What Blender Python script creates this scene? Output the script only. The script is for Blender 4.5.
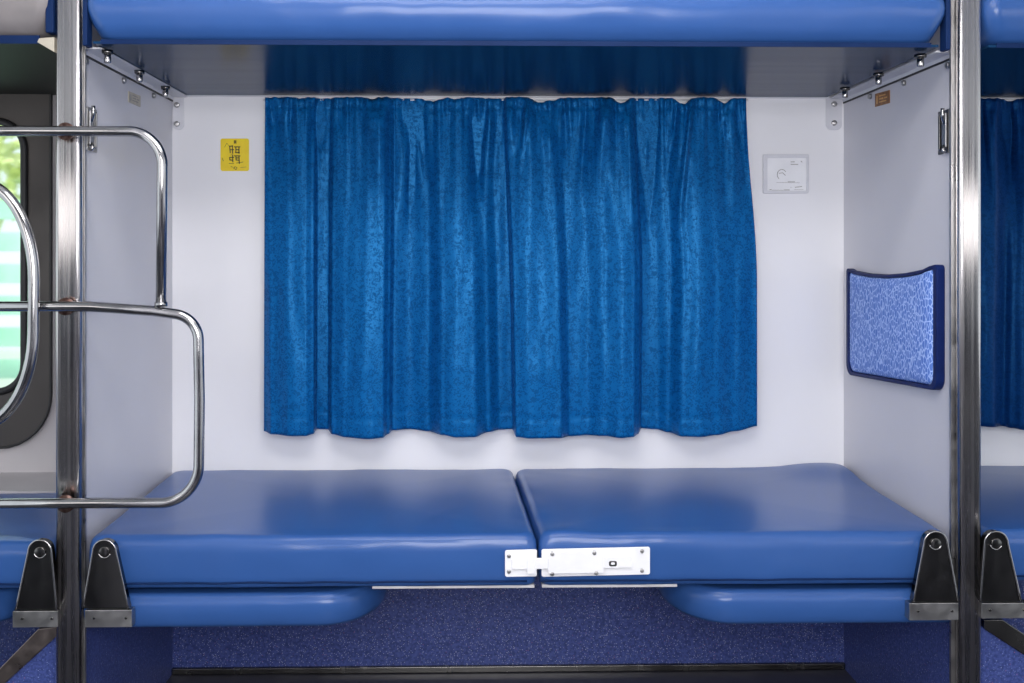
import bpy, bmesh, math, random
from mathutils import Vector, Matrix, noise
for o in list(bpy.data.objects): bpy.data.objects.remove(o)
SC = bpy.context.scene; COL = SC.collection
# ---------------------------------------------------------------- camera
F = 968.0; YAW = math.radians(1.1); ZC = 1.127; VPX, VPY = 472.0, 256.0
CX = VPX + F*math.tan(YAW)
cam = bpy.data.cameras.new('camera'); co = bpy.data.objects.new('camera', cam); COL.objects.link(co)
co.location = (0, 0, ZC); co.rotation_euler = (math.pi/2, 0, -YAW)
cam.sensor_fit = 'HORIZONTAL'; cam.sensor_width = 36; cam.lens = F/1024*36
cam.shift_x = (512-CX)/1024; cam.shift_y = -(341.5-VPY)/1024; cam.clip_start = .02
SC.camera = co
# ---------------------------------------------------------------- light
SC.view_settings.view_transform = 'Standard'; SC.view_settings.look = 'None'
SC.view_settings.exposure = 0.36; SC.view_settings.gamma = 1
W = bpy.data.worlds.new('world'); SC.world = W; W.use_nodes = True
W.node_tree.nodes['Background'].inputs[0].default_value = (.86, .93, 1, 1)
W.node_tree.nodes['Background'].inputs[1].default_value = 1.0
def area(name, loc, rot, sx, sy, power, col=(1, 1, 1)):
    l = bpy.data.lights.new(name, 'AREA'); l.shape = 'RECTANGLE'; l.size = sx; l.size_y = sy; l.energy = power; l.color = col
    o = bpy.data.objects.new(name, l); COL.objects.link(o); o.location = loc; o.rotation_euler = rot; return o
area('window_daylight', (.1, -.36, 1.38), (math.radians(90), 0, 0), 1.3, .8, 33, (.97, .965, 1))
area('window_daylight_left', (-2.0, -.36, 1.42), (math.radians(90), 0, 0), 1.1, .8, 5, (1, .95, .93))
area('window_daylight_right', (2.2, -.36, 1.36), (math.radians(90), 0, 0), 1.1, .8, 6, (1, .96, .95))
area('ceiling_lamp_light', (-.12, .75, 2.28), (math.radians(32), 0, 0), 1.1, .6, 15, (1, .98, .97))
area('aisle_lamp_light', (.1, 1.45, 2.30), (0, 0, 0), 1.3, .14, 5, (1, .98, .97))
sl = bpy.data.lights.new('sun', 'SUN'); sl.energy = 1.9; sl.angle = .05; sl.color = (1, .98, .9)
so_ = bpy.data.objects.new('sun', sl); COL.objects.link(so_); so_.location = (0, -2, 6); so_.rotation_euler = (math.radians(48), 0, 0)
# ---------------------------------------------------------------- helpers
SN, CS = math.sin(YAW), math.cos(YAW)
def ray(px, py):
    u = (px-CX)/F; v = (VPY-py)/F
    return Vector((SN+u*CS, CS-u*SN, v))
def P(px, py, Y):
    d = ray(px, py); t = Y/d.y; return Vector((d.x*t, Y, ZC+d.z*t))
def PX(px, py, X):
    d = ray(px, py); t = X/d.x; return Vector((X, d.y*t, ZC+d.z*t))
def lerp(a, b, t): return a+(b-a)*t
def tag(o, label=None, cat=None, group=None, kind=None):
    if label: o['label'] = label
    if cat: o['category'] = cat
    if group: o['group'] = group
    if kind: o['kind'] = kind
    return o
def empty(name, loc, label, cat, group=None):
    o = bpy.data.objects.new(name, None); COL.objects.link(o); o.location = loc; o.empty_display_size = .05
    return tag(o, label, cat, group)
def obj(name, bm, m, parent=None, smooth=True, bevel=0, solid=0, sub=0, seg=3):
    bmesh.ops.recalc_face_normals(bm, faces=bm.faces)
    me = bpy.data.meshes.new(name); bm.to_mesh(me); bm.free()
    me.materials.append(m)
    o = bpy.data.objects.new(name, me); COL.objects.link(o)
    if parent is not None:
        o.parent = parent
        me.transform(Matrix.Translation(-world_loc(parent)))
    if smooth:
        for p in me.polygons: p.use_smooth = True
    if solid:
        md = o.modifiers.new('s', 'SOLIDIFY'); md.thickness = solid; md.offset = 0
    if bevel:
        md = o.modifiers.new('b', 'BEVEL'); md.width = bevel; md.segments = seg; md.limit_method = 'ANGLE'; md.angle_limit = .6; md.harden_normals = True
    if sub:
        md = o.modifiers.new('u', 'SUBSURF'); md.levels = sub; md.render_levels = sub
    if bevel == 0 and smooth == 'auto':
        for p in me.polygons: p.use_smooth = False
    return o
def world_loc(o):
    v = Vector(o.location)
    while o.parent: o = o.parent; v += Vector(o.location)
    return v
def box(bm, x0, x1, y0, y1, z0, z1):
    vs = [bm.verts.new((x, y, z)) for x in (x0, x1) for y in (y0, y1) for z in (z0, z1)]
    for f in ((0,1,3,2),(4,6,7,5),(0,4,5,1),(2,3,7,6),(0,2,6,4),(1,5,7,3)): bm.faces.new([vs[i] for i in f])
def boxbm(*a):
    bm = bmesh.new(); box(bm, *a); return bm
def prism(pts, ext, bm=None):
    bm = bm or bmesh.new(); ext = Vector(ext)
    a = [bm.verts.new(p) for p in pts]; b = [bm.verts.new(Vector(p)+ext) for p in pts]; n = len(a)
    bm.faces.new(a[::-1]); bm.faces.new(b)
    for i in range(n): bm.faces.new((a[i], a[(i+1) % n], b[(i+1) % n], b[i]))
    return bm
def frame_prism(outer, inner, ext, bm=None):
    bm = bm or bmesh.new(); ext = Vector(ext); n = len(outer)
    L = [[bm.verts.new(Vector(p)+e) for p in ring] for ring in (outer, inner) for e in (Vector(), ext)]
    oa, ob, ia, ib = L
    for i in range(n):
        j = (i+1) % n
        bm.faces.new((oa[i], oa[j], ob[j], ob[i])); bm.faces.new((ia[i], ib[i], ib[j], ia[j]))
        bm.faces.new((oa[i], ia[i], ia[j], oa[j])); bm.faces.new((ob[i], ob[j], ib[j], ib[i]))
    return bm
def tube(path, r, bm=None, n=14, closed=False):
    bm = bm or bmesh.new(); path = [Vector(p) for p in path]; rings = []
    t0 = (path[1]-path[0]).normalized(); u = t0.orthogonal().normalized()
    for i, p in enumerate(path):
        if closed: t = (path[(i+1) % len(path)]-path[i-1]).normalized()
        elif i == 0: t = t0
        elif i == len(path)-1: t = (path[-1]-path[-2]).normalized()
        else: t = (path[i+1]-path[i-1]).normalized()
        u = (u-t*u.dot(t)).normalized(); v = t.cross(u)
        rings.append([bm.verts.new(p+(u*math.cos(a)+v*math.sin(a))*r) for a in [2*math.pi*k/n for k in range(n)]])
    m = len(rings)
    for i in range(m if closed else m-1):
        for k in range(n): bm.faces.new((rings[i][k], rings[i][(k+1) % n], rings[(i+1) % m][(k+1) % n], rings[(i+1) % m][k]))
    if not closed: bm.faces.new(rings[0][::-1]); bm.faces.new(rings[-1])
    return bm
def cyl(c, axis, r, h, bm=None, n=20, r2=None):
    """disc-like solid from c along axis with a small rounded rim"""
    bm = bm or bmesh.new(); c = Vector(c); a = Vector(axis).normalized(); u = a.orthogonal().normalized(); v = a.cross(u)
    r2 = r if r2 is None else r2; prev = None; b = min(h, r)*.3
    for rr, hh in ((r, 0), (lerp(r, r2, .7), h-b), (r2-b*.4, h-b*.25), (r2-b, h)):
        ring = [bm.verts.new(c+a*hh+(u*math.cos(t)+v*math.sin(t))*rr) for t in [2*math.pi*k/n for k in range(n)]]
        if prev:
            for k in range(n): bm.faces.new((prev[k], prev[(k+1) % n], ring[(k+1) % n], ring[k]))
        else: bm.faces.new(ring[::-1])
        prev = ring
    bm.faces.new(prev); return bm
def fillet(pts, radii, seg=10, closed=False):
    """polyline (3D) with rounded corners"""
    pts = [Vector(p) for p in pts]; n = len(pts); out = []
    for i in range(n):
        r = radii[i] if isinstance(radii, (list, tuple)) else radii
        if (not closed and i in (0, n-1)) or r <= 0: out.append(pts[i]); continue
        a = pts[i-1]-pts[i]; b = pts[(i+1) % n]-pts[i]; la, lb = a.length, b.length; a.normalize(); b.normalize()
        ang = a.angle(b); d = min(r/math.tan(ang/2), la*.499, lb*.499); rr = d*math.tan(ang/2)
        c = pts[i]+(a+b).normalized()*(rr/math.sin(ang/2)); s = pts[i]+a*d-c; e = pts[i]+b*d-c
        tot = s.angle(e); ax = s.cross(e).normalized()
        for k in range(seg+1): out.append(c+Matrix.Rotation(tot*k/seg, 3, ax) @ s)
    return out
def dense(pts, step, closed=True):
    out = []; n = len(pts)
    for i in range(n if closed else n-1):
        a, b = Vector(pts[i]), Vector(pts[(i+1) % n]); k = max(1, int((b-a).length/step))
        for j in range(k): out.append(a.lerp(b, j/k))
    if not closed: out.append(Vector(pts[-1]))
    return out
def cushion(outline, z0, z1, r, crown=.01, bulge=.004, wav=.002, seed=0, step=.012, bumps=None, low=.012):
    """upholstered pad: rounded rim, crowned top, slightly wavy cover; outline in plan (x,y)"""
    pts = [Vector((p[0], p[1], 0)) for p in dense([Vector((p[0], p[1], 0)) for p in outline], step)]
    xs = [p.x for p in pts]; ys = [p.y for p in pts]
    c = Vector(((min(xs)+max(xs))/2, (min(ys)+max(ys))/2, 0)); hx = (max(xs)-min(xs))/2; hy = (max(ys)-min(ys))/2
    prof = [(.05, z0, 1), (low*1.2, z0, 1), (low*.35, z0+low*.3, 1), (0, z0+low, 1)]
    h = z1-r-(z0+low)
    for k in range(1, 6): prof.append((-bulge*math.sin(math.pi*k/6), z0+low+h*k/5.0 if k < 5 else z1-r, 1))
    for k in range(1, 8):
        a = math.pi/2*k/8; prof.append((r*(1-math.cos(a)), z1-r+r*math.sin(a), 1))
    for k in range(0, 15):
        t = k/15; prof.append((r, z1+crown*(1-(1-t)**2.2), 1-t))
    bm = bmesh.new(); prev = None
    for ins, z, g in prof:
        ring = []
        for p in pts:
            q = p-c; v = Vector((c.x+q.x*(1-ins/hx)*g, c.y+q.y*(1-ins/hy)*g, z))
            n1 = noise.noise(Vector((v.x*5+seed, v.y*7, v.z*12)))+.5*noise.noise(Vector((v.x*17, v.y*17+seed, v.z*26)))
            out = Vector((q.x/hx, q.y/hy, .9 if z > z1-r else 0))
            v += Vector((0, -1 if q.y < 0 else .3, 0))*(wav*n1 if z < z1-r*.3 and z > z0 else wav*n1*.5)*(.5+.5*math.sin(min(1, abs(q.y/hy))*1.57))
            if z > z1-r: v.z += wav*(.6*noise.noise(Vector((v.x*3+seed, v.y*3, 0))) if g < .995 else n1*.8)
            if bumps and z > z0+low:
                for bx, by, bs, bh in bumps: v.z += bh*math.exp(-((v.x-bx)**2+(v.y-by)**2)/bs**2)*(1 if z > z1-r else .4)
            ring.append(bm.verts.new(v))
        if prev:
            for k in range(len(ring)): j = (k+1) % len(ring); bm.faces.new((prev[k], prev[j], ring[j], ring[k]))
        else: bm.faces.new(ring[::-1])
        prev = ring
    bm.faces.new(prev); return bm
# ---------------------------------------------------------------- materials
def mat(name, col=(.5, .5, .5), rough=.5, metal=0, **kw):
    m = bpy.data.materials.new(name); m.use_nodes = True; b = m.node_tree.nodes['Principled BSDF']
    b.inputs['Base Color'].default_value = (*col, 1); b.inputs['Roughness'].default_value = rough; b.inputs['Metallic'].default_value = metal
    for k, v in kw.items(): b.inputs[k.replace('_', ' ')].default_value = v
    return m, m.node_tree, b
def nd(t, typ, **kw):
    n = t.nodes.new(typ)
    for k, v in kw.items():
        if k.startswith('i_'): n.inputs[k[2:].replace('_', ' ')].default_value = v
        else: setattr(n, k, v)
    return n
def coords(t, scale=(1, 1, 1), kind='Object'):
    tc = nd(t, 'ShaderNodeTexCoord'); mp = nd(t, 'ShaderNodeMapping'); mp.inputs['Scale'].default_value = scale
    t.links.new(tc.outputs[kind], mp.inputs[0]); return mp.outputs[0]
def ramp(t, src, stops, interp='LINEAR'):
    r = nd(t, 'ShaderNodeValToRGB'); r.color_ramp.interpolation = interp
    while len(r.color_ramp.elements) < len(stops): r.color_ramp.elements.new(.5)
    for e, (p, c) in zip(r.color_ramp.elements, stops): e.position = p; e.color = (*c, 1) if len(c) == 3 else c
    t.links.new(src, r.inputs[0]); return r.outputs[0]
def bump(t, b, src, strength, dist):
    n = nd(t, 'ShaderNodeBump', i_Strength=strength, i_Distance=dist); t.links.new(src, n.inputs['Height']); t.links.new(n.outputs[0], b.inputs['Normal'])
def noisy(name, c1, c2, scale=8, rough=.5, metal=0, stretch=(1, 1, 1), bs=0, bd=.001, detail=4, rr=None, **kw):
    m, t, b = mat(name, c1, rough, metal, **kw)
    n = nd(t, 'ShaderNodeTexNoise', i_Scale=scale, i_Detail=detail); t.links.new(coords(t, stretch), n.inputs['Vector'])
    t.links.new(ramp(t, n.outputs[0], [(.35, c1), (.65, c2)]), b.inputs['Base Color'])
    if rr: t.links.new(ramp(t, n.outputs[0], [(.3, (rr[0],)*3), (.7, (rr[1],)*3)]), b.inputs['Roughness'])
    if bs: bump(t, b, n.outputs[0], bs, bd)
    return m
M = {}
M['wall'] = noisy('white_laminate', (.85, .845, .865), (.875, .87, .885), 3, .38, bs=.05)
M['partition'] = noisy('grey_laminate', (.62, .615, .655), (.645, .64, .68), 3, .32, bs=.05)
M['ceil'] = noisy('ceiling_laminate', (.75, .75, .77), (.79, .79, .8), 3, .5)
M['dimwall'] = noisy('shaded_laminate', (.50, .47, .48), (.56, .53, .54), 4, .5)  # the left bay's dimness is put into this wall colour
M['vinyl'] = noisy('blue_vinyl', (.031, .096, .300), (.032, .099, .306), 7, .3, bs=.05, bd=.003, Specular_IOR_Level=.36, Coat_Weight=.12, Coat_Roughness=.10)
M['vinyl_dark'] = noisy('deep_blue_vinyl', (.006, .02, .075), (.008, .025, .09), 7, .5, Specular_IOR_Level=.08)
M['cream'] = noisy('cream_cover', (.19, .175, .18), (.24, .22, .22), 9, .6, bs=.1, bd=.003)
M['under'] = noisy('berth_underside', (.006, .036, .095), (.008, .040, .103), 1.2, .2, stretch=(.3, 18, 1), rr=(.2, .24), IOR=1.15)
M['under_left'] = noisy('berth_underside_grey', (.022, .022, .02), (.03, .032, .026), 2, .6, Specular_IOR_Level=.2)
def steel(name, c=(.66, .635, .63), rough=.24, stretch=(60, 60, .6)):
    m, t, b = mat(name, c, rough, 1)
    n = nd(t, 'ShaderNodeTexNoise', i_Scale=2.5, i_Detail=5); t.links.new(coords(t, stretch), n.inputs['Vector'])
    t.links.new(ramp(t, n.outputs[0], [(.3, tuple(x*.72 for x in c)), (.7, c)]), b.inputs['Base Color'])
    t.links.new(ramp(t, n.outputs[0], [(.3, (rough*.7,)*3), (.7, (rough*1.5,)*3)]), b.inputs['Roughness'])
    return m
M['steel'] = steel('brushed_steel')
M['tube'] = steel('polished_tube', (.50, .495, .495), .13, (6, 6, 6))
M['darksteel'] = steel('dull_dark_steel', (.17, .165, .16), .2, (8, 8, 3))
M['plate'] = steel('plate_steel', (.52, .51, .50), .35, (10, 10, 10))
M['brown_steel'] = steel('stained_steel', (.30, .25, .23), .35, (12, 12, 12))
M['weld'] = noisy('weld_bead', (.10, .05, .04), (.3, .2, .17), 120, .4, .9)
M['whitepaint'] = noisy('white_enamel', (.86, .86, .88), (.92, .92, .93), 20, .25)
M['bracketwhite'] = noisy('pale_grey_enamel', (.66, .66, .70), (.72, .72, .75), 20, .35)
M['black'] = noisy('black_rubber_and_shadow', (.010, .010, .011), (.016, .016, .017), 30, .5)  # rubber of the gasket; also colours the modelled shadow lines
M['navy'] = noisy('navy_plastic', (.004, .014, .09), (.005, .018, .11), 20, .5, Specular_IOR_Level=.15)
M['yellow'] = noisy('yellow_sticker', (.86, .62, .006), (.92, .70, .01), 30, .45)
M['ink'] = noisy('black_ink', (.04, .03, .01), (.07, .05, .01), 80, .5)
M['greyink'] = noisy('grey_ink', (.25, .24, .23), (.35, .33, .3), 80, .5)
M['olive'] = noisy('olive_ink', (.33, .24, .02), (.42, .3, .02), 80, .5)
M['brass'] = noisy('brown_metal_plate', (.19, .075, .02), (.33, .14, .035), 60, .35, .4)
M['orangeink'] = noisy('amber_ink', (.6, .3, .08), (.7, .36, .1), 60, .4)
M['beige'] = noisy('beige_plate', (.46, .42, .34), (.55, .50, .40), 60, .4)
M['ply'] = noisy('plywood_edge', (.62, .60, .60), (.72, .70, .70), 30, .5)
M['floor'] = noisy('dark_floor', (.035, .035, .05), (.05, .05, .065), 25, .35, bs=.1)
def speckle():
    m, t, b = mat('speckled_blue_vinyl', (.03, .04, .2), .38)
    v = coords(t)
    base = nd(t, 'ShaderNodeTexNoise', i_Scale=160, i_Detail=3); t.links.new(v, base.inputs['Vector'])
    c = ramp(t, base.outputs[0], [(.35, (.030, .052, .20)), (.65, (.075, .108, .35))])
    vo = nd(t, 'ShaderNodeTexVoronoi', i_Scale=210); t.links.new(v, vo.inputs['Vector'])
    f = ramp(t, vo.outputs['Distance'], [(.10, (1, 1, 1)), (.24, (0, 0, 0))])
    cc = ramp(t, vo.outputs['Color'], [(.30, (.22, .28, .6)), (.55, (.5, .55, .85)), (.62, (.6, .2, .28)), (.66, (.75, .76, .9))], 'CONSTANT')
    mx = nd(t, 'ShaderNodeMix', data_type='RGBA'); t.links.new(f, mx.inputs[0]); t.links.new(c, mx.inputs[6]); t.links.new(cc, mx.inputs[7])
    t.links.new(mx.outputs[2], b.inputs['Base Color']); bump(t, b, base.outputs[0], .25, .001); return m
M['speckle'] = speckle()
def jacquard(name, c1, c2, sp=.75):
    m, t, b = mat(name, c1, .5, Specular_IOR_Level=sp, Specular_Tint=(.10, .50, 1, 1), Sheen_Weight=.02, Sheen_Roughness=.4, Sheen_Tint=(.3, .6, 1, 1))
    v = coords(t, (1, .3, 1))
    n1 = nd(t, 'ShaderNodeTexNoise', i_Scale=120, i_Detail=2.2, i_Distortion=1.6); t.links.new(v, n1.inputs['Vector'])
    n2 = nd(t, 'ShaderNodeTexVoronoi', i_Scale=70, feature='SMOOTH_F1'); t.links.new(v, n2.inputs['Vector'])
    ad = nd(t, 'ShaderNodeMath', operation='ADD'); t.links.new(n1.outputs[0], ad.inputs[0]); 
    ml = nd(t, 'ShaderNodeMath', operation='MULTIPLY'); ml.inputs[1].default_value = .22; t.links.new(n2.outputs['Distance'], ml.inputs[0]); t.links.new(ml.outputs[0], ad.inputs[1])
    t.links.new(ramp(t, ad.outputs[0], [(.53, c1), (.61, c2)]), b.inputs['Base Color'])
    t.links.new(ramp(t, ad.outputs[0], [(.52, (.55,)*3), (.63, (.38,)*3)]), b.inputs['Roughness'])
    w = nd(t, 'ShaderNodeTexNoise', i_Scale=9, i_Detail=5); t.links.new(coords(t, (1, 1, .35)), w.inputs['Vector'])
    bump(t, b, w.outputs[0], .5, .012); return m
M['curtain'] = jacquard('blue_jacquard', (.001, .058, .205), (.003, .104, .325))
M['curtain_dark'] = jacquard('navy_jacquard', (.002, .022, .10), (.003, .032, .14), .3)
def headfab():
    m, t, b = mat('light_blue_weave', (.2, .35, .8), .8)
    v = coords(t, (1, 1, .55))
    n = nd(t, 'ShaderNodeTexVoronoi', i_Scale=120, feature='DISTANCE_TO_EDGE'); t.links.new(v, n.inputs['Vector'])
    t.links.new(ramp(t, n.outputs['Distance'], [(.03, (.46, .62, 1)), (.13, (.10, .22, .68))]), b.inputs['Base Color'])
    bump(t, b, n.outputs['Distance'], .4, .002); return m
M['headfab'] = headfab()
# ---------------------------------------------------------------- setting
YB = 2.64; YF = 2.0165; XL = -.812; XR = 1.021; TH = .03; ZU = 1.562; ZS = .40
def struct(name, bm, m, **kw): return tag(obj(name, bm, m, **kw), kind='structure')
XA, XZ = -2.45, 2.85; YN = -.42; ZT = 2.36
struct('floor', boxbm(XA, XZ, YN, YB, -.03, 0), M['floor'], smooth=False)
struct('ceiling', boxbm(XA, XZ, YN, YB, ZT, ZT+.03), M['ceil'], smooth=False)
# back wall: full width with a rounded window opening in the bay on the left
WY = YB
w0 = P(27, 122, WY); w1 = P(27, 391, WY)
wx1, wz1, wz0 = w0.x, w0.z, w1.z; wx0 = wx1-.62
def rrect(x0, x1, z0, z1, r, y, seg=8):
    return fillet([(x0, y, z0), (x1, y, z0), (x1, y, z1), (x0, y, z1)], r, seg, True)
def wall_with_hole(x0, x1, z0, z1, hole, y0, y1):
    bm = bmesh.new(); n = len(hole); c = Vector(((wx0+wx1)/2, 0, (wz0+wz1)/2)); outer = []
    for p in hole:   # outer ring: push each hole vertex out to the wall's rectangle
        d = Vector((p.x-c.x, 0, p.z-c.z)); k = min([(x1-c.x)/d.x if d.x > 0 else (x0-c.x)/d.x if d.x < 0 else 1e9, (z1-c.z)/d.z if d.z > 0 else (z0-c.z)/d.z if d.z < 0 else 1e9])
        outer.append(Vector((c.x+d.x*k, y0, c.z+d.z*k)))
    for cx_, cz_ in ((x0, z0), (x1, z0), (x1, z1), (x0, z1)):
        i = min(range(n), key=lambda q: (outer[q]-Vector((cx_, y0, cz_))).length); outer[i] = Vector((cx_, y0, cz_))
    return frame_prism(outer, [Vector((p.x, y0, p.z)) for p in hole], (0, y1-y0, 0), bm)
hole = dense(rrect(wx0, wx1, wz0, wz1, .075, WY), .03)
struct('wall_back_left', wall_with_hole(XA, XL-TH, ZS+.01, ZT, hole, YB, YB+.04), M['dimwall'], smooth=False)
struct('wall_back', boxbm(XL-TH, XZ, YB, YB+.03, ZS, ZT), M['wall'], smooth=False)
struct('wall_back_lower', boxbm(XA, XZ, YB-.012, YB+.03, 0, ZS), M['speckle'], smooth=False)
struct('wall_left', boxbm(XL-TH, XL, YF, YB, ZS, ZU+.5), M['partition'], smooth=False)
struct('wall_right', boxbm(XR, XR+TH, YF, YB, ZS, ZU+.5), M['partition'], smooth=False)
struct('wall_left_lower', boxbm(XL-TH, XL+.004, YF, YB-.012, 0, ZS), M['speckle'], smooth=False)
struct('wall_right_lower', boxbm(XR-.004, XR+TH, YF, YB-.012, 0, ZS), M['speckle'], smooth=False)
struct('baseboard_back', boxbm(XL+.004, XR-.004, YB-.024, YB-.012, 0, .018), M['darksteel'], bevel=.003)
struct('trim_1', boxbm(XL, XR, YB-.008, YB, P(500, 97, YB).z-.002, P(500, 94, YB).z), M['bracketwhite'], smooth=False)
struct('trim_2', boxbm(XR+TH, XZ, YB-.008, YB, P(500, 97, YB).z-.002, P(500, 94, YB).z), M['bracketwhite'], smooth=False)
# the rest of the compartment, behind the camera
M['bayfront'] = noisy('slate_laminate', (.10, .11, .14), (.13, .14, .17), 3, .5)
struct('wall_front', boxbm(XA, XZ, YN-.03, YN, 0, ZT), M['bayfront'], smooth=False)
for nm, x in (('wall_bay_left', -.98), ('wall_bay_right', 1.16)):
    struct(nm, boxbm(x-.015, x+.015, YN, 1.25, 0, ZT), M['partition'], smooth=False)
# shelf of wall behind the lowered seat in the left bay
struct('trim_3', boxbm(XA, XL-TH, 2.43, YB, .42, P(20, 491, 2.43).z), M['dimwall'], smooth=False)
# ---------------------------------------------------------------- window on the left
wn = bpy.data.objects.new('window_1', None); COL.objects.link(wn); wn.location = ((wx0+wx1)/2, WY, wz0); tag(wn, kind='structure')
fx1 = P(51, 300, WY-.012).x; fz0 = P(0, 448, WY-.012).z
outer = dense(rrect(wx0-.10, fx1, fz0, 1.9, .14, WY-.014), .03)
inner_c = dense(rrect(wx0, wx1, wz0, wz1, .075, WY-.014), .03)
# match vertex counts by angle
def resample(ring, n):
    c = sum(ring, Vector())/len(ring); L = len(ring); per = [0]
    i0 = max(range(L), key=lambda k: ring[k].x - abs(ring[k].z-c.z)*.5); ring = ring[i0:]+ring[:i0]
    for i in range(L): per.append(per[-1]+(ring[(i+1) % L]-ring[i]).length)
    out = []; tot = per[-1]
    for k in range(n):
        s = tot*k/n; j = max(i for i in range(L) if per[i] <= s); out.append(ring[j].lerp(ring[(j+1) % L], (s-per[j])/max(1e-9, per[j+1]-per[j])))
    return out
M['winsteel'] = steel('window_steel', (.12, .11, .105), .5, (4, 4, 2))
obj('window_frame', frame_prism(resample(outer, 160), resample(inner_c, 160), (0, .012, 0)), M['winsteel'], wn, smooth=False)
gk = [Vector((p.x, WY-.016, p.z)) for p in dense(rrect(wx0, wx1, wz0, wz1, .075, 0), .03)]
obj('gasket', tube(gk, .010, closed=True, n=8), M['black'], wn)
ok = [Vector((p.x, WY-.014, p.z)) for p in outer]
obj('frame_shadow', tube(ok, .0035, closed=True, n=6), M['black'], wn)  # dark line added along the frame edge in place of a gap shadow
m, t, b = mat('window_glass', (.9, 1, .95), .12, Transmission_Weight=1, IOR=1.1); M['glass'] = m
obj('pane', boxbm(wx0, wx1, WY+.008, WY+.012, wz0, wz1), M['glass'], wn, smooth=False)
# outside
random.seed(5)
def leafy(name, c, rx, ry, rz, m, label, n=900):
    bm = bmesh.new()
    for i in range(n):
        d = Vector((random.gauss(0, 1), random.gauss(0, 1), random.gauss(0, 1))).normalized()*random.uniform(.55, 1)
        p = Vector((c[0]+d.x*rx, c[1]+d.y*ry, c[2]+d.z*rz)); a = Vector((random.uniform(-1, 1), random.uniform(-1, 1), random.uniform(-1, 1))).normalized(); u = a.orthogonal().normalized(); s = random.uniform(.04, .08)
        bm.faces.new([bm.verts.new(p+a*s), bm.verts.new(p+u*s*.4), bm.verts.new(p-a*s), bm.verts.new(p-u*s*.4)])
    for k in range(5):
        tube([(c[0], c[1], c[2]-rz*1.6), (c[0]+random.uniform(-.2, .2)*rx, c[1], c[2]-rz*.4), (c[0]+random.uniform(-.7, .7)*rx, c[1], c[2]+rz*.5)], .02, bm, 6)
    return tag(obj(name, bm, m, smooth=False), label, 'shrub')
M['leaf'] = noisy('yellow_green_leaves', (.55, .62, .16), (.75, .80, .42), 3, .5)
M['mint'] = noisy('mint_slat_paint', (.30, .68, .45), (.55, .88, .70), 2, .5)
M['ground'] = noisy('pale_ground', (.5, .6, .5), (.6, .66, .56), 3, .8)
leafy('garden_shrub', (-2.6, 5.2, 1.72), .9, .4, .40, M['leaf'], 'yellow-green leafy shrub seen blurred through the left window')
ft = empty('slatted_fence', (-2.4, 4.6, 0), 'pale mint green slatted fence outside the left window', 'fence')
for k in range(7):
    obj('slat', boxbm(-4.4, -1.2, 4.6, 4.63, .40+k*.15, .49+k*.15), M['mint'], ft, bevel=.004)
for x in (-3.9, -2.75, -1.6): obj('fence_post', boxbm(x-.04, x+.04, 4.63, 4.7, -.02, 1.5), M['mint'], ft, bevel=.004)
struct('ground_outside', boxbm(-8, 6, YB+.1, 12, -.05, -.02), M['ground'], smooth=False)
# ---------------------------------------------------------------- upper berths
def roundplan(x0, x1, y0, y1, r): return fillet([(x0, y0, 0), (x1, y0, 0), (x1, y1, 0), (x0, y1, 0)], r, 8, True)
def upper_berth(x0, x1, mc, mu, label, seed, zb):
    e = empty('upper_berth', ((x0+x1)/2, 2.3, ZU), label, 'upper berth')
    rl, rr = .025, .025
    obj('upholstery', cushion(roundplan(x0, x1, 1.985, YB-.01, .03), zb, zb+.15, .05, .012, .010, .003, seed, low=.035), mc, e)
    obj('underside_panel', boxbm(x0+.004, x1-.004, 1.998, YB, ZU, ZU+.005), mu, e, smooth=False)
    obj('frame_rail', boxbm(x0+.02, x1-.02, 1.996, 1.9985, ZU-.001, zb+.004), M['vinyl_dark'], e, smooth=False)
    return e
zub = ZU+.0045
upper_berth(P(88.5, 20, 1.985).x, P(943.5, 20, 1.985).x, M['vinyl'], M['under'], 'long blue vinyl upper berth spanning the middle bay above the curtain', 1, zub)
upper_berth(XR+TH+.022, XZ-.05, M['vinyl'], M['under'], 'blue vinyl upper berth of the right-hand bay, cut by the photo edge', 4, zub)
upper_berth(XA+.1, P(47, 20, 1.985).x, M['cream'], M['under_left'], 'greyish cream upper berth end at the top left corner', 9, P(20, 36, 1.985).z)
# blue end stops of berths at the posts
for px0, px1, y1_, lab in ((83, 88, 46, 'thin blue upright steel strip beside the left post at the upper berth end'), (945, 950, 50, 'blue steel end piece where the upper berth meets the right post'), (46, 54, 33, 'small blue piece between the cream berth end and the left post')):
    a = P(px0, y1_, 1.99); b2 = P(px1, y1_, 1.99)
    bm = boxbm(a.x, b2.x, 1.985, 2.014, a.z, a.z+.16)
    tag(obj('end_strip', bm, M['vinyl_dark'], bevel=.003), lab, 'berth end strip')
a = P(37, 42, 1.99); b2 = P(54, 52, 1.99)
c_ = P(54, 37, 1.99)
tag(obj('corner_plate', prism([a, Vector((c_.x, 1.99, b2.z)), c_, Vector((a.x+.004, 1.99, a.z+.008))], (0, .03, 0)), M['beige'], bevel=.001), 'small pale triangular plate left of the left post under the cream berth', 'corner plate')
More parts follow.
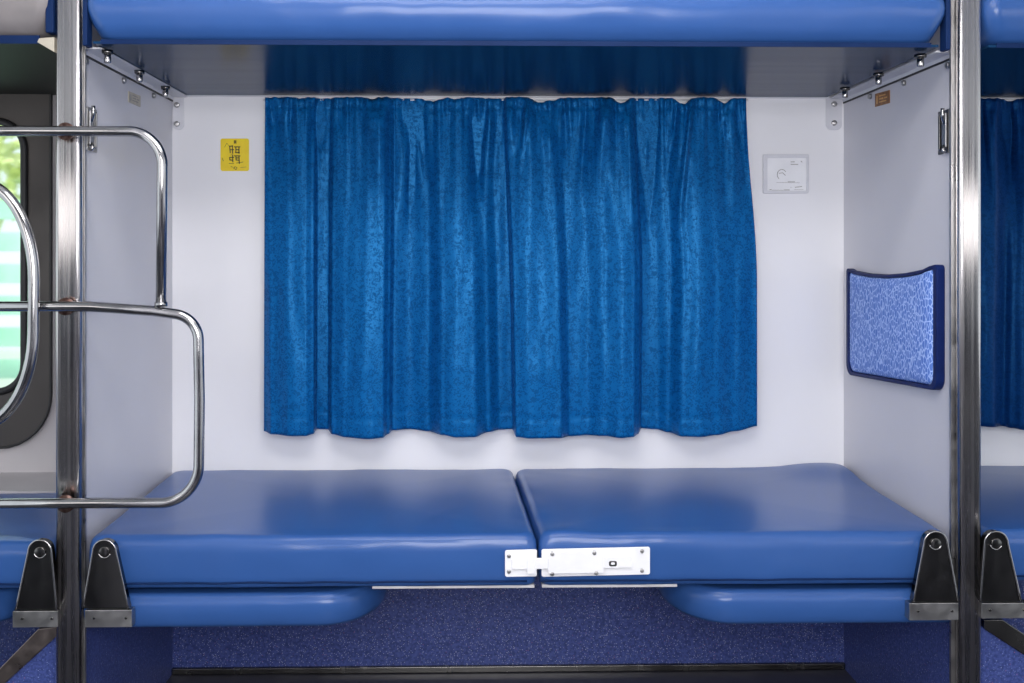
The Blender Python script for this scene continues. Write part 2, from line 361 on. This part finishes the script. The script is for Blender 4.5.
# ---------------------------------------------------------------- lower berths
def lower_cushion(name, plan, z0, z1, label, seed, r=.019, bumps=None, m=None, bx=None, pip=True, cat='berth cushion', wav=.003, crown=.004, low=.010):
    m = m or M['vinyl']; xs = [p[0] for p in plan]; ys = [p[1] for p in plan]
    e = empty(name, ((min(xs)+max(xs))/2, (min(ys)+max(ys))/2, z0), label, cat)
    out = fillet([(p[0], p[1], 0) for p in plan], .02, 6, True)
    obj('cushion_cover', cushion(out, z0, z1, r, crown, .003, wav, seed, bumps=bumps, low=low), m, e)
    if pip:
        y0 = min(ys); zz = z0+.014
        obj('piping', tube([(min(xs)+.02+(max(xs)-min(xs)-.04)*k/60, y0-.0045+.001*noise.noise(Vector((k*.3, seed, 0))), zz+.0012*noise.noise(Vector((k*.2, 1, seed)))) for k in range(61)], .0022, n=8), M['vinyl_dark'], e)
        if bx: obj('base_board', boxbm(max(min(xs)+.004, bx[0]), min(max(xs)-.004, bx[1]), y0+.008, y0+.10, z0-.004, z0+.002), M['ply'], e, smooth=False)
    return e
YC = 2.0
zt_b = P(400, 468, YB).z; z_bot = P(400, 588, YC).z
gb = P(514, 468, YB).x; gf = P(538.5, 588, YC).x
ZTOP = zt_b+.001
lower_cushion('berth_cushion', [(P(88.5, 560, YC).x, YC), (gf-.004, YC), (gb-.004, YB-.006), (XL+.006, YB-.006)], z_bot, ZTOP, 'long blue vinyl seat cushion left of the gap with the white bolt', 2, bx=(P(372, 588, YC).x, 9))
lower_cushion('berth_cushion', [(gf+.004, YC), (P(949.5, 560, YC).x, YC), (XR-.006, YB-.006), (gb+.004, YB-.006)], z_bot, ZTOP, 'blue vinyl seat cushion right of the gap below the headrest', 3, bumps=[(XR-.08, YB-.06, .10, .016), (gf+.05, YC+.02, .05, .004)], bx=(gf+.008, P(678, 588, YC).x))
XLn = XL-TH; XRn = XR+TH
lower_cushion('berth_cushion', [(XA+.1, YC), (XLn-.02, YC), (XLn-.01, 2.425), (XA+.1, 2.425)], P(20, 590, YC).z, P(20, 491, 2.425).z-.002, 'blue vinyl seat cushion in the left bay beyond the left post', 5)
lower_cushion('berth_cushion', [(XRn+.02, YC), (XZ-.1, YC), (XZ-.1, YB-.006), (XRn+.01, YB-.006)], z_bot+.004, ZTOP+.004, 'blue vinyl seat cushion in the right bay beyond the right post', 6)
# short pads hanging under the berth
def under_pad(x0, x1, roundside, z0, z1, label, seed):
    rx, ry = .12, .17; y0, y1 = YC+.004, YC+.36
    pts = []
    def corner(cx, cy, sx):   # elliptical front corner
        return [(cx+sx*rx*math.sin(a), cy-ry*math.cos(a), 0) for a in [math.pi/2*k/14 for k in range(15)]]
    if roundside > 0: pts = [(x0, y0, 0)]+corner(x1-rx, y0+ry, 1)+[(x1, y1, 0), (x0, y1, 0)]
    else: pts = [(x1, y0, 0), (x1, y1, 0), (x0, y1, 0)]+corner(x0+rx, y0+ry, -1)[::-1]
    e = empty('folded_pad', ((x0+x1)/2, YC+.2, z0), label, 'seat pad')
    obj('pad_cover', cushion(pts, z0, z1, .014, .001, .004, .002, seed, low=.010), M['vinyl'], e)
    return e
pz0 = P(250, 629, YC).z; pz1 = z_bot-.012
under_pad(XL+.02, P(386, 600, YC+.17).x, 1, pz0, pz1, 'short blue vinyl pad tucked under the seat on the left with rounded end', 11)
under_pad(P(661, 600, YC+.17).x, XR-.02, -1, P(800, 626, YC).z, pz1, 'short blue vinyl pad tucked under the seat on the right with rounded end', 12)
under_pad(XA+.3, P(14, 600, YC).x, 1, pz0, P(10, 597, YC).z, 'small visible end of blue vinyl pad under the left bay seat', 13)
# ---------------------------------------------------------------- posts
def post(px0, px1, cx0, cx1, label):
    Yp = 1.988; a = P(px0, 300, Yp).x; b2 = P(px1, 300, Yp).x; 
    e = empty('steel_post', ((a+b2)/2, Yp+.02, 0), label, 'post')
    out = fillet([(a, Yp, 0), (b2, Yp, 0), (b2, Yp+.022, 0), (a, Yp+.022, 0)], .009, 8, True)
    # shallow groove down the front face
    bm = prism([Vector((p.x, p.y, 0)) for p in out], (0, 0, ZT)); obj('post_tube', bm, M['steel'], e, smooth=False)
    for p in e.children[0].data.polygons: p.use_smooth = abs(p.normal.z) < .5
    Yc = 2.0105; c0 = P(cx0, 300, Yc).x; c1 = P(cx1, 300, Yc).x
    w = c1-c0
    ch = bmesh.new(); box(ch, c0, c0+w*.42, Yc-.002, Yc+.005, 0, ZU+.5); box(ch, c0+w*.42, c0+w*.62, Yc+.003, Yc+.005, 0, ZU+.5); box(ch, c0+w*.62, c1, Yc-.002, Yc+.005, 0, ZU+.5)
    obj('edge_channel', ch, M['plate'], e, smooth=False)
    return e, (a+b2)/2
pl, plx = post(54.5, 80, 80.5, 85.5, 'left polished steel post that the tubular ladder is welded to')
pr, prx = post(959.5, 982.5, 950.5, 961, 'right polished steel post beside the headrest')
# ---------------------------------------------------------------- ladder
lad = empty('tubular_ladder', (plx, 1.93, P(60, 503, 1.97).z), 'bent polished steel tube ladder welded across the left post', 'ladder')
Yl = 1.975
def pxpath(pts, rad, Y=Yl): return fillet([P(x, y, Y) for x, y in pts], rad, 14)
s = F/Yl
obj('upper_rail', tube(pxpath([(-260, 132), (20, 131), (162.5, 131.5), (161, 306)], [0, .2, 33/s, 0]), .0105, n=20), M['tube'], lad)
obj('middle_rail', tube(pxpath([(-260, 306), (90, 306.5), (153, 311), (198, 317), (199.5, 400), (198.5, 503), (90, 503), (-260, 506)], [0, .1, .12, 40/s, .3, 38/s, .2, 0]), .0105, n=20), M['tube'], lad)
obj('side_loop', tube([P(x, y, 1.952) for x, y in [(-200, 183), (-100, 183)]+[(-20+54*math.sin(math.radians(a)), 280-97*math.cos(math.radians(a))) for a in range(0, 91, 6)]+[(-20.5+54*math.cos(math.radians(a)), 330+95*math.sin(math.radians(a))) for a in range(0, 91, 6)]+[(-100, 425), (-200, 425)]], .0112, n=20), M['tube'], lad)
for y in (131.5, 306.5, 503.5):
    c = P(66, y, Yl+.006); obj('weld', cyl(c-Vector((0, .004, 0)), (0, 1, 0), .018, .0068, n=24), M['weld'], lad)
c = P(161, 303.5, Yl); obj('weld', tube([c-Vector((0, 0, .006)), c+Vector((0, 0, .003))], .013), M['tube'], lad)
# ---------------------------------------------------------------- triangular brackets
def pivot(pxc, pxb0, pxb1, ytop, ybase, px0, px1, yplate, label):
    Yk = 1.978; e = empty('pivot_bracket', P((px0+px1)/2, yplate, Yk), label, 'bracket', None)
    r = 11.5
    L = [(pxb0, ybase)]
    for k in range(13):
        a = math.pi*(1-k/12); L.append((pxc+r*math.cos(a), ytop+r-r*math.sin(a)))
    L.append((pxb1, ybase))
    pts = [P(x, y, Yk) for x, y in L]
    obj('bracket_face', prism(pts, (0, .018, 0)), M['darksteel'], e, bevel=.0025)
    rim = [p+Vector((0, -.001, 0)) for p in pts]
    obj('bracket_rim', tube(dense(rim, .02, closed=False), .0022, n=8), M['tube'], e)
    a = P(px0, ybase+1, Yk); b2 = P(px1, yplate, Yk)
    obj('base_flange', boxbm(a.x, b2.x, Yk-.002, Yk+.02, b2.z, a.z), M['plate'], e, bevel=.0012)
    pb = obj('pivot_boss', cyl(P(pxc, ytop+12, Yk), (0, -1, 0), .011, .003), M['darksteel'], e)
    obj('pivot_washer', tube([P(pxc+6*math.cos(a), ytop+12+6*math.sin(a), Yk-.003) for a in [math.radians(d) for d in range(20, 175, 12)]], .0012, n=6), M['tube'], pb)
    for x in (px0+9, px1-6): obj('rivet', cyl(P(x, (ybase+yplate)/2, Yk-.002), (0, -1, 0), .0028, .0015, n=12), M['darksteel'], e)
    return e
pivot(104.5, 83, 129, 540, 609, 85, 132, 627, 'dark steel triangular bracket just right of the left post')
pivot(40, 16, 57, 540, 610, 13, 58, 627, 'dark steel triangular bracket left of the left post')
pivot(935.5, 913, 958, 531.5, 602, 909, 958, 620, 'dark steel triangular bracket just left of the right post')
pivot(996, 980, 1021, 531.5, 602, 981, 1030, 618, 'dark steel triangular bracket right of the right post')
# braces and side panels under the seats of the neighbour bays
def brace(pts, label, m):
    tag(obj('steel_brace', prism([P(x, y, 2.045) for x, y in pts], (0, .03, 0)), m, bevel=.002), label, 'brace')
brace([(57, 627), (57, 636), (0, 688), (-60, 742), (-60, 722), (0, 668), (38, 629)], 'brown-tinged steel brace slanting down left under the left bay seat', M['brown_steel'])
brace([(984, 620), (1003, 620), (1024, 634), (1100, 688), (1100, 706), (1024, 655), (984, 629)], 'dark steel brace slanting down right under the right bay seat', M['darksteel'])
def pan(name, pts): struct(name, prism([P(x, y, 2.05) for x, y in pts], (0, .02, 0)), M['speckle'], smooth=False)
pan('trim_4', [(58, 634), (66, 634), (66, 800), (-90, 800), (-60, 742), (0, 688)])
pan('trim_5', [(975, 622), (984, 628), (1024, 654), (1100, 705), (1100, 800), (975, 800)])
# ---------------------------------------------------------------- slide bolt
Yb = YC-.006
sb = empty('slide_bolt', P(578, 577, Yb), 'white enamelled slide bolt across the gap between the seat cushions', 'bolt latch')
def pbox(nm, x0, x1, y0, y1, Y0, Y1, m, e, bev=.001):
    a = P(x0, y0, Y0); b2 = P(x1, y1, Y0); return obj(nm, boxbm(a.x, b2.x, Y0, Y1, b2.z, a.z), m, e, bevel=bev)
def rplate(nm, quad, Y0, th, m, e, r=.004):
    pts = fillet([P(x, y, Y0) for x, y in quad], r, 5, True); return obj(nm, prism(pts, (0, th, 0)), m, e, bevel=.0008)
rplate('bolt_plate', [(541.5, 549.5), (650, 547), (650, 574.5), (541.5, 577)], Yb-.003, .004, M['whitepaint'], sb)
rplate('keeper_plate', [(505, 550.5), (537, 549.5), (537, 576.5), (505, 577)], Yb-.003, .004, M['whitepaint'], sb)
rplate('bolt_bar', [(512, 559), (632, 556.5), (632, 568), (512, 569.5)], Yb-.0085, .0045, M['whitepaint'], sb, .002)
rplate('guide_strap', [(527, 553), (536, 553), (536, 574), (527, 574)], Yb-.0105, .003, M['whitepaint'], sb, .002)
rplate('guide_strap', [(548, 552), (604, 550.5), (604, 573), (548, 574)], Yb-.0102, .0022, M['whitepaint'], sb, .003)
rplate('knob_slot', [(609, 561), (617, 561), (617, 566.5), (609, 566.5)], Yb-.0095, .002, M['darksteel'], sb, .004)
rplate('knob_centre', [(611, 562.5), (615, 562.5), (615, 565), (611, 565)], Yb-.0102, .002, M['whitepaint'], sb, .002)
for x, y in ((509, 556), (509, 571.5), (552, 553), (552, 573), (594, 552), (596, 572), (642, 551), (642, 570.5)):
    obj('screw', cyl(P(x, y, Yb-.003), (0, -1, 0), .0042, .0025 if not 545 < x < 600 else .009, n=16), M['plate'], sb)
# ---------------------------------------------------------------- support angles on partition tops
def support(X, sgn, clips, label):
    e = empty('support_angle', (X, 2.34, ZU-.03), label, 'steel angle')
    z1 = ZU-.001; z0 = z1-.012; x = X
    bm = bmesh.new(); box(bm, min(x, x+sgn*.004), max(x, x+sgn*.004), YF+.01, YB-.002, z0, z1); box(bm, min(x+sgn*.004, x+sgn*.042), max(x+sgn*.004, x+sgn*.042), YF+.01, YB-.002, z1-.004, z1)
    obj('angle_strip', bm, M['bracketwhite'], e, bevel=.0008)
    obj('gap_shadow', boxbm(min(x, x+sgn*.003), max(x, x+sgn*.003), YF+.01, YB-.002, z0-.004, z0), M['black'], e, smooth=False)  # black strip modelled in place of the shadow line under the angle
    for px, py in clips:
        q = P(px, py-6, 2.0); yy = 2.0*(ZU-ZC)/(q.z-ZC); bx_ = P(px, py, yy).x
        bt = obj('bolt', cyl((bx_, yy, z1-.004), (0, 0, -1), .0072, .027, n=14), M['tube'], e)
        obj('nut', cyl((bx_, yy, z1-.004), (0, 0, -1), .0125, .008, n=6), M['darksteel'], bt)
        obj('side_screw', cyl((X+sgn*.001, yy+.005, z0-.014), (sgn, 0, 0), .007, .007, n=12), M['plate'], e)
support(XL, 1, [(107.5, 54), (139.5, 74.5), (165.5, 90.5)], 'pale steel angle with three bolts along the top of the left partition')
support(XR, -1, [(920.5, 58), (878.5, 77), (845, 91.5)], 'pale steel angle with three bolts along the top of the right partition')
def corner(x0, x1, xc, ys, label):
    Y = YB-.003; e = empty('corner_bracket', P((x0+x1)/2, 130, Y), label, 'bracket')
    obj('bracket_plate', prism(fillet([P(x0, 98, Y), P(x1, 98, Y), P(x1, 130, Y), P(x0, 130, Y)], [0, 0, .015, .015], 6, True), (0, .003, 0)), M['bracketwhite'], e, bevel=.0008)
    for y in ys: obj('bolt', cyl(P(xc, y, Y), (0, -1, 0), .0075, .006, n=14), M['plate'], e)
corner(172.5, 184, 177, (105, 124), 'small pale bolted plate in the top left corner of the wall')
corner(826, 842, 834, (104, 123), 'small pale bolted plate in the top right corner of the wall')
# ---------------------------------------------------------------- latch brackets on partition fronts
def catch(X, sgn, pxa, pxb, y0, y1, m, label):
    a = PX(pxa, y0, X); b2 = PX(pxb, y1, X); ya, yb = sorted((a.y, b2.y)); 
    zt, zb_ = PX(pxa, y0, X).z, PX(pxa, y1, X).z
    e = empty('latch_bracket', (X, ya, zb_), label, 'latch')
    bx = lambda u0, u1: (min(X+sgn*u0, X+sgn*u1), max(X+sgn*u0, X+sgn*u1))
    obj('back_plate', boxbm(*bx(0, .004), ya, yb, zb_, zt), m, e, bevel=.0015)
    obj('clasp', boxbm(*bx(.004, .009), ya+.004, ya+.022, zb_+.012, zt-.008), M['plate'], e, bevel=.002)
    obj('clasp_edge', boxbm(*bx(.004, .010), yb-.02, yb-.014, zb_+.01, zt-.01), m, e, bevel=.001)
    obj('clip_pin', tube([(X+sgn*.008, ya+.012, zt-.03), (X+sgn*.013, ya+.008, zt-.014), (X+sgn*.014, ya+.006, zt+.002)], .004), M['tube'], e)
    obj('clip_pin', tube([(X+sgn*.008, ya+.012, zb_+.016), (X+sgn*.012, ya+.008, zb_+.006), (X+sgn*.008, ya+.006, zb_+.001)], .004), M['tube'], e)
    for z in (zt-.01, zb_+.012): obj('screw', cyl((X+sgn*.003, yb-.009, z), (sgn, 0, 0), .004, .003, n=12), M['tube'], e)
catch(XR, -1, 939.5, 950.5, 112, 155, M['darksteel'], 'dark steel latch bracket high on the right partition near its post')
catch(XL, 1, 95.5, 85.5, 110, 153, M['plate'], 'pale steel latch bracket high on the left partition beside its post')
# ---------------------------------------------------------------- plaques
def plaque(X, sgn, quad, m, mi, name, label):
    pts = [PX(x, y, X) for x, y in quad]; c = sum(pts, Vector())/4; e = empty(name, c, label, 'plate')
    obj('plate_body', prism(pts, (sgn*.0015, 0, 0)), m, e, smooth=False)
    u = pts[1]-pts[0]; v = pts[3]-pts[0]; k = Vector((sgn*.0017, 0, 0))
    bm = bmesh.new()
    for a0, a1, b0, b1 in ((.12, .2, .2, .8), (.3, .75, .2, .3), (.32, .6, .42, .54), (.66, .86, .42, .54), (.3, .8, .66, .76)):
        prism([pts[0]+u*p+v*q+k for p, q in ((a0, b0), (a1, b0), (a1, b1), (a0, b1))], (sgn*.0003, 0, 0), bm)
    obj('plate_marks', bm, mi, e, smooth=False)
plaque(XR, -1, [(875.5, 94), (890, 90), (890, 103), (875.5, 107)], M['brass'], M['orangeink'], 'number_plate', 'small brown number plate high on the right partition')
plaque(XL, 1, [(128, 91), (140, 96), (140, 107), (128, 102)], M['beige'], M['greyink'], 'number_plate', 'small beige number plate high on the left partition')
# ---------------------------------------------------------------- yellow sticker
Yw = YB-.0012
st = empty('yellow_sticker', P(235, 171, Yw), 'yellow sticker with black characters left of the curtain', 'sticker')
obj('sticker_sheet', prism(fillet([P(x, y, Yw) for x, y in ((220.5, 138.5), (249, 138.5), (249, 171), (220.5, 171))], .006, 5, True), (0, .001, 0)), M['yellow'], st, smooth=False)
def strokes(name, segs, w, m, e, Y):
    bm = bmesh.new()
    for s_ in segs:
        for (x0, y0), (x1, y1) in zip(s_[:-1], s_[1:]):
            a, b2 = P(x0, y0, Y), P(x1, y1, Y); d = (b2-a); 
            if d.length < 1e-6: continue
            d.normalize(); n_ = Vector((-d.z, 0, d.x))*w/2; a = a-d*w*.3; b2 = b2+d*w*.3
            prism([a-n_, b2-n_, b2+n_, a+n_], (0, .0004, 0), bm)
    obj(name, bm, m, e, smooth=False)
Ys = Yw-.0005
S = lambda x, y: (200+x*.1025, 120+y*.1025)
def SS(*p): return [S(*q) for q in p]
strokes('large_characters', [SS((290, 255), (295, 320)), SS((285, 255), (320, 255)), SS((315, 250), (318, 325)), SS((300, 290), (330, 290)), SS((335, 262), (390, 262)), SS((350, 262), (350, 320)), SS((380, 262), (380, 325)), SS((350, 290), (380, 290)), SS((345, 318), (385, 318)),
    SS((290, 365), (330, 365)), SS((318, 340), (320, 410)), SS((290, 365), (292, 390), (318, 392)), SS((335, 350), (390, 350)), SS((350, 350), (352, 390), (378, 392)), SS((380, 350), (384, 425)), SS((355, 370), (380, 370))], .0027, M['ink'], st, Ys)
strokes('top_mark', [SS((332, 205), (352, 205)), SS((332, 217), (352, 217)), SS((335, 200), (335, 230)), SS((350, 200), (350, 230))], .002, M['ink'], st, Ys)
strokes('thin_lines', [SS((282, 425), (330, 425)), SS((355, 420), (420, 410)), SS((215, 370), (228, 400)), SS((300, 455), (320, 460)), SS((328, 460), (350, 485), (362, 465), (340, 455), (328, 475))], .0013, M['ink'], st, Ys)
for sg in [SS((240, 265), (262, 225), (280, 250)), SS((395, 465), (450, 458)), SS((300, 345), (308, 335))]: strokes('printed_line', [sg], .0013, M['olive'], st, Ys)
# ---------------------------------------------------------------- white socket plate
so = empty('wall_plate', P(787, 193, YB), 'white rectangular wall plate with dial mark right of the curtain', 'wall plate')
oq = fillet([P(x, y, YB-.008) for x, y in ((763.3, 154), (809, 154), (809, 193.3), (763.3, 193.3))], .005, 5, True)
iq = fillet([P(x, y, YB-.008) for x, y in ((767.5, 158), (806.5, 158), (806.5, 190.6), (767.5, 190.6))], .002, 5, True)
obj('plate_frame', frame_prism(oq, iq, (0, .008, 0)), M['bracketwhite'], so, bevel=.0012)
obj('face_plate', prism([P(x, y, YB-.006) for x, y in ((767.3, 157.8), (806.7, 157.8), (806.7, 190.8), (767.3, 190.8))], (0, .004, 0)), M['whitepaint'], so, smooth=False)
T = lambda x, y: (750+x*.0951, 140+y*.0951)
def TT(*p): return [T(*q) for q in p]
arc = [T(335+48*math.cos(a), 365+55*math.sin(a)) for a in [math.radians(d) for d in range(130, 340, 14)]]
strokes('dial_mark', [arc, TT((305, 350), (345, 345)), TT((345, 345), (372, 372))], .0016, M['greyink'], so, YB-.0066)
for sg in [TT((430, 230), (468, 230)), TT((430, 256), (505, 256)), TT((535, 222), (548, 232)), TT((400, 440), (470, 440)), TT((208, 522), (225, 522)), TT((360, 525), (415, 525)), TT((475, 497), (545, 490))]: strokes('printed_line', [sg], .0018, M['greyink'], so, YB-.0066)
for sg in [TT((280, 447), (520, 450)), TT((230, 527), (360, 527)), TT((465, 522), (560, 520)), TT((425, 497), (440, 497))]: strokes('printed_line', [sg], .0008, M['greyink'], so, YB-.0066)
# ---------------------------------------------------------------- headrest on right partition
hd = .019; Xf = XR-hd
he = empty('headrest_pad', PX(895, 384, XR), 'light blue patterned headrest pad with navy rim on the right partition', 'headrest')
xr_ = 936.5
ol = [(846, 267.5), (850, 270.5), (866, 273.5), (886, 274.5), (905, 273), (922, 269.5), (929, 266), (xr_, 264), (xr_, 391), (846, 374.5)]
ptsO = [PX(x, y, Xf) for x, y in ol]
ptsO = fillet(ptsO, [.008, .0, 0, 0, 0, .0, 0, .010, .028, .03], 6, True)
c0 = sum(ptsO, Vector())/len(ptsO)
yc = [p.y for p in ptsO]; zc = [p.z for p in ptsO]; hy = (max(yc)-min(yc))/2; hz = (max(zc)-min(zc))/2; cyy = (max(yc)+min(yc))/2; czz = (max(zc)+min(zc))/2
k1, k2 = 1-.017/hy, 1-.010/hz
ptsI = [Vector((p.x, cyy+(p.y-cyy)*k1, czz+(p.z-czz)*k2)) for p in ptsO]
obj('headrest_rim', frame_prism(ptsO, ptsI, (hd, 0, 0)), M['navy'], he, bevel=.004)
def padface():
    bm = bmesh.new(); prev = None; n = len(ptsI)
    cI = Vector((Xf, cyy, czz))
    for g, dx in ((1, .010), (.985, .003), (.95, -.001), (.85, -.004), (.6, -.006), (.3, -.007), (.02, -.007)):
        ring = [bm.verts.new((Xf+dx, cyy+(p.y-cyy)*g, czz+(p.z-czz)*g)) for p in ptsI]
        if prev:
            for k in range(n): bm.faces.new((prev[k], prev[(k+1) % n], ring[(k+1) % n], ring[k]))
        else:
            back = [bm.verts.new((XR-.001, v.co.y, v.co.z)) for v in ring]
            bm.faces.new(back)
            for k in range(n): bm.faces.new((back[k], back[(k+1) % n], ring[(k+1) % n], ring[k]))
        prev = ring
    bm.faces.new(prev); return bm
obj('headrest_fabric', padface(), M['headfab'], he)
# ---------------------------------------------------------------- curtains
def interp(tab, x, k):
    if x <= tab[0][0]: return tab[0][k]
    for a, b2 in zip(tab[:-1], tab[1:]):
        if x <= b2[0]:
            t = (x-a[0])/(b2[0]-a[0]); t = t*t*(3-2*t); return lerp(a[k], b2[k], t)
    return tab[-1][k]
def cre_s(v): return math.sin(v*7.3)
def curtain(name, tab, top0, top1, ytop, dips, m, label, seed, NC=520, NR=110, edge=1):
    rnd = random.Random(seed)
    cre = [(rnd.uniform(top0+6, top1-6), rnd.uniform(2.0, 6.0), rnd.choice((-1, 1, -1))*rnd.uniform(.008, .020), rnd.uniform(.10, .5)) for _ in range(int((top1-top0)/11))]
    b0, b1 = tab[0][0], tab[-1][0]
    bm = bmesh.new(); grid = []
    for j in range(NR+1):
        t = j/NR; row = []
        for i in range(NC+1):
            s_ = i/NC; pt = lerp(top0, top1, s_); pb = lerp(b0, b1, s_)
            e_ = min(1, t*1.75); e_ = e_*e_*(3-2*e_)
            px = lerp(pt, pb, e_ if s_ > .8 else lerp(t, e_, s_/.8))
            w = .30+.70*(min(1, t*1.25))**.8
            drift = 5*math.sin(pb*.021+seed)*(1-t)**1.3
            d = interp(tab, pb+drift, 1)*w
            hem = interp(tab, pb, 2)
            tt = t*330
            # gathers under the heading
            for cx_, wd, am, ln in cre:
                if t < ln and abs(px-cx_) < wd*4+30: d += am*math.exp(-((px-cx_-cre_s(cx_)*t*40)/(wd*(1+t*2)))**2)*max(0, 1-t/ln)*min(1, t*14)
            fine = .0025*math.sin(px*.62+3*noise.noise(Vector((px*.05, seed, 0))))+.0025*noise.noise(Vector((px*.35, seed+3, 0)))
            d += fine*math.exp(-t*9)
            d += .0022*noise.noise(Vector((px*.09, t*5, seed)))
            if .026 < t < .034: d -= .003     # heading seam
            if .945 < t < .952: d -= .0012    # hem seam
            d = max(.004, d*1.8+.002)
            Y = YB-.004-d
            ytp = ytop+.4+sum(1.4*am*math.exp(-((px-cx_)/wd)**2) for cx_, wd, am in dips)+.6*noise.noise(Vector((px*.25, seed, 1)))
            zt = min(ZU-.001, P(px, ytp, YB-.02).z); zb_ = P(px, hem, YB-.006-1.8*interp(tab, pb, 1)).z
            q = P(px, 300, Y)
            row.append(bm.verts.new((q.x, Y, lerp(zt, zb_, t))))
        grid.append(row)
    for j in range(NR):
        for i in range(NC): bm.faces.new((grid[j][i], grid[j][i+1], grid[j+1][i+1], grid[j+1][i]))
    o = obj(name, bm, m, solid=.0016); return tag(o, label, 'curtain')
tab = [(264,.030,431),(272,.040,434),(290,.052,436),(305,.052,436),(313,.044,434),(317,.010,429),(328,.008,429),(332,.036,434),(345,.046,437),(365,.056,439),(382,.052,438),(388,.036,434),(393,.018,430),(410,.008,429),(428,.016,431),(443,.042,435),(458,.050,437.5),(474,.046,437),(488,.026,432),(500,.010,429.5),(512.5,.008,429),(516.5,.048,437),(530,.056,438.5),(560,.052,438),(570,.030,436),(588,.028,435),(605,.042,436),(622,.054,438),(633,.050,437),(638,.038,434),(641,.008,428),(655,.008,429),(668,.018,432),(683,.042,436.5),(700,.048,437),(716,.040,435),(736,.030,431),(757,.022,426)]
curtain('curtain', tab, 265, 746, 97.5, [(433, 9, 2.5), (456, 6, 1.5), (540, 9, 4), (553, 5, 2.), (621, 7, 4.5), (683, 7, 5), (724, 6, 4), (300, 5, 1), (372, 7, 1.5)], M['curtain'], 'wide gathered bright blue patterned curtain in the middle of the white wall', 3)
tab2 = [(985,.03,424),(992,.045,427),(1003,.03,426),(1012,.04,428),(1024,.05,430),(1040,.015,425),(1062,.05,430),(1090,.02,426),(1130,.05,430),(1180,.01,426),(1240,.04,428)]
tab2 = [(x-25 if i == 0 else x, d, y) for i, (x, d, y) in enumerate(tab2)]
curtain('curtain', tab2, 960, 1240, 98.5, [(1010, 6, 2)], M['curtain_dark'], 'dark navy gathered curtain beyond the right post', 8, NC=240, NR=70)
for x0, x1, lab in ((263, 748, 'thin white rod carrying the bright blue curtain'), (975, 1245, 'thin white rod carrying the dark navy curtain beyond the right post')):
    a = P(x0, 100, YB-.007); b2 = P(x1, 100, YB-.007)
    tag(obj('curtain_rod', tube([a, b2], .0025, n=10), M['whitepaint']), lab, 'curtain rod')
# ---------------------------------------------------------------- lamp housings of the compartment (overhead, behind the view)
for x0, x1, y, lab in ((-.75, .5, .75, 'long white ceiling lamp housing over the compartment'), (-.6, .8, 1.45, 'long white ceiling lamp housing over the aisle')):
    tag(obj('ceiling_lamp', boxbm(x0, x1, y-.12, y+.12, 2.32, 2.355), M['whitepaint'], bevel=.006), lab, 'ceiling lamp')
# ---------------------------------------------------------------- groups of repeats
GROUPS = {'pivot_bracket': 'triangular seat brackets beside the posts', 'corner_bracket': 'small corner plates of the white wall', 'berth_cushion': 'blue seat cushions of the lower berths',
    'upper_berth': 'upper berths above the bays', 'folded_pad': 'blue pads tucked under the seats', 'steel_post': 'steel posts at the partition fronts', 'support_angle': 'steel angles along the partition tops',
    'latch_bracket': 'latch brackets high on the partitions', 'number_plate': 'number plates high on the partitions', 'curtain': 'blue window curtains', 'curtain_rod': 'white curtain rods',
    'end_strip': 'blue end strips of the upper berths', 'steel_brace': 'steel braces under the neighbouring seats', 'ceiling_lamp': 'white ceiling lamps'}
for o in bpy.data.objects:
    if o.parent is None and o.get('label') and o.name.split('.')[0] in GROUPS: o['group'] = GROUPS[o.name.split('.')[0]]
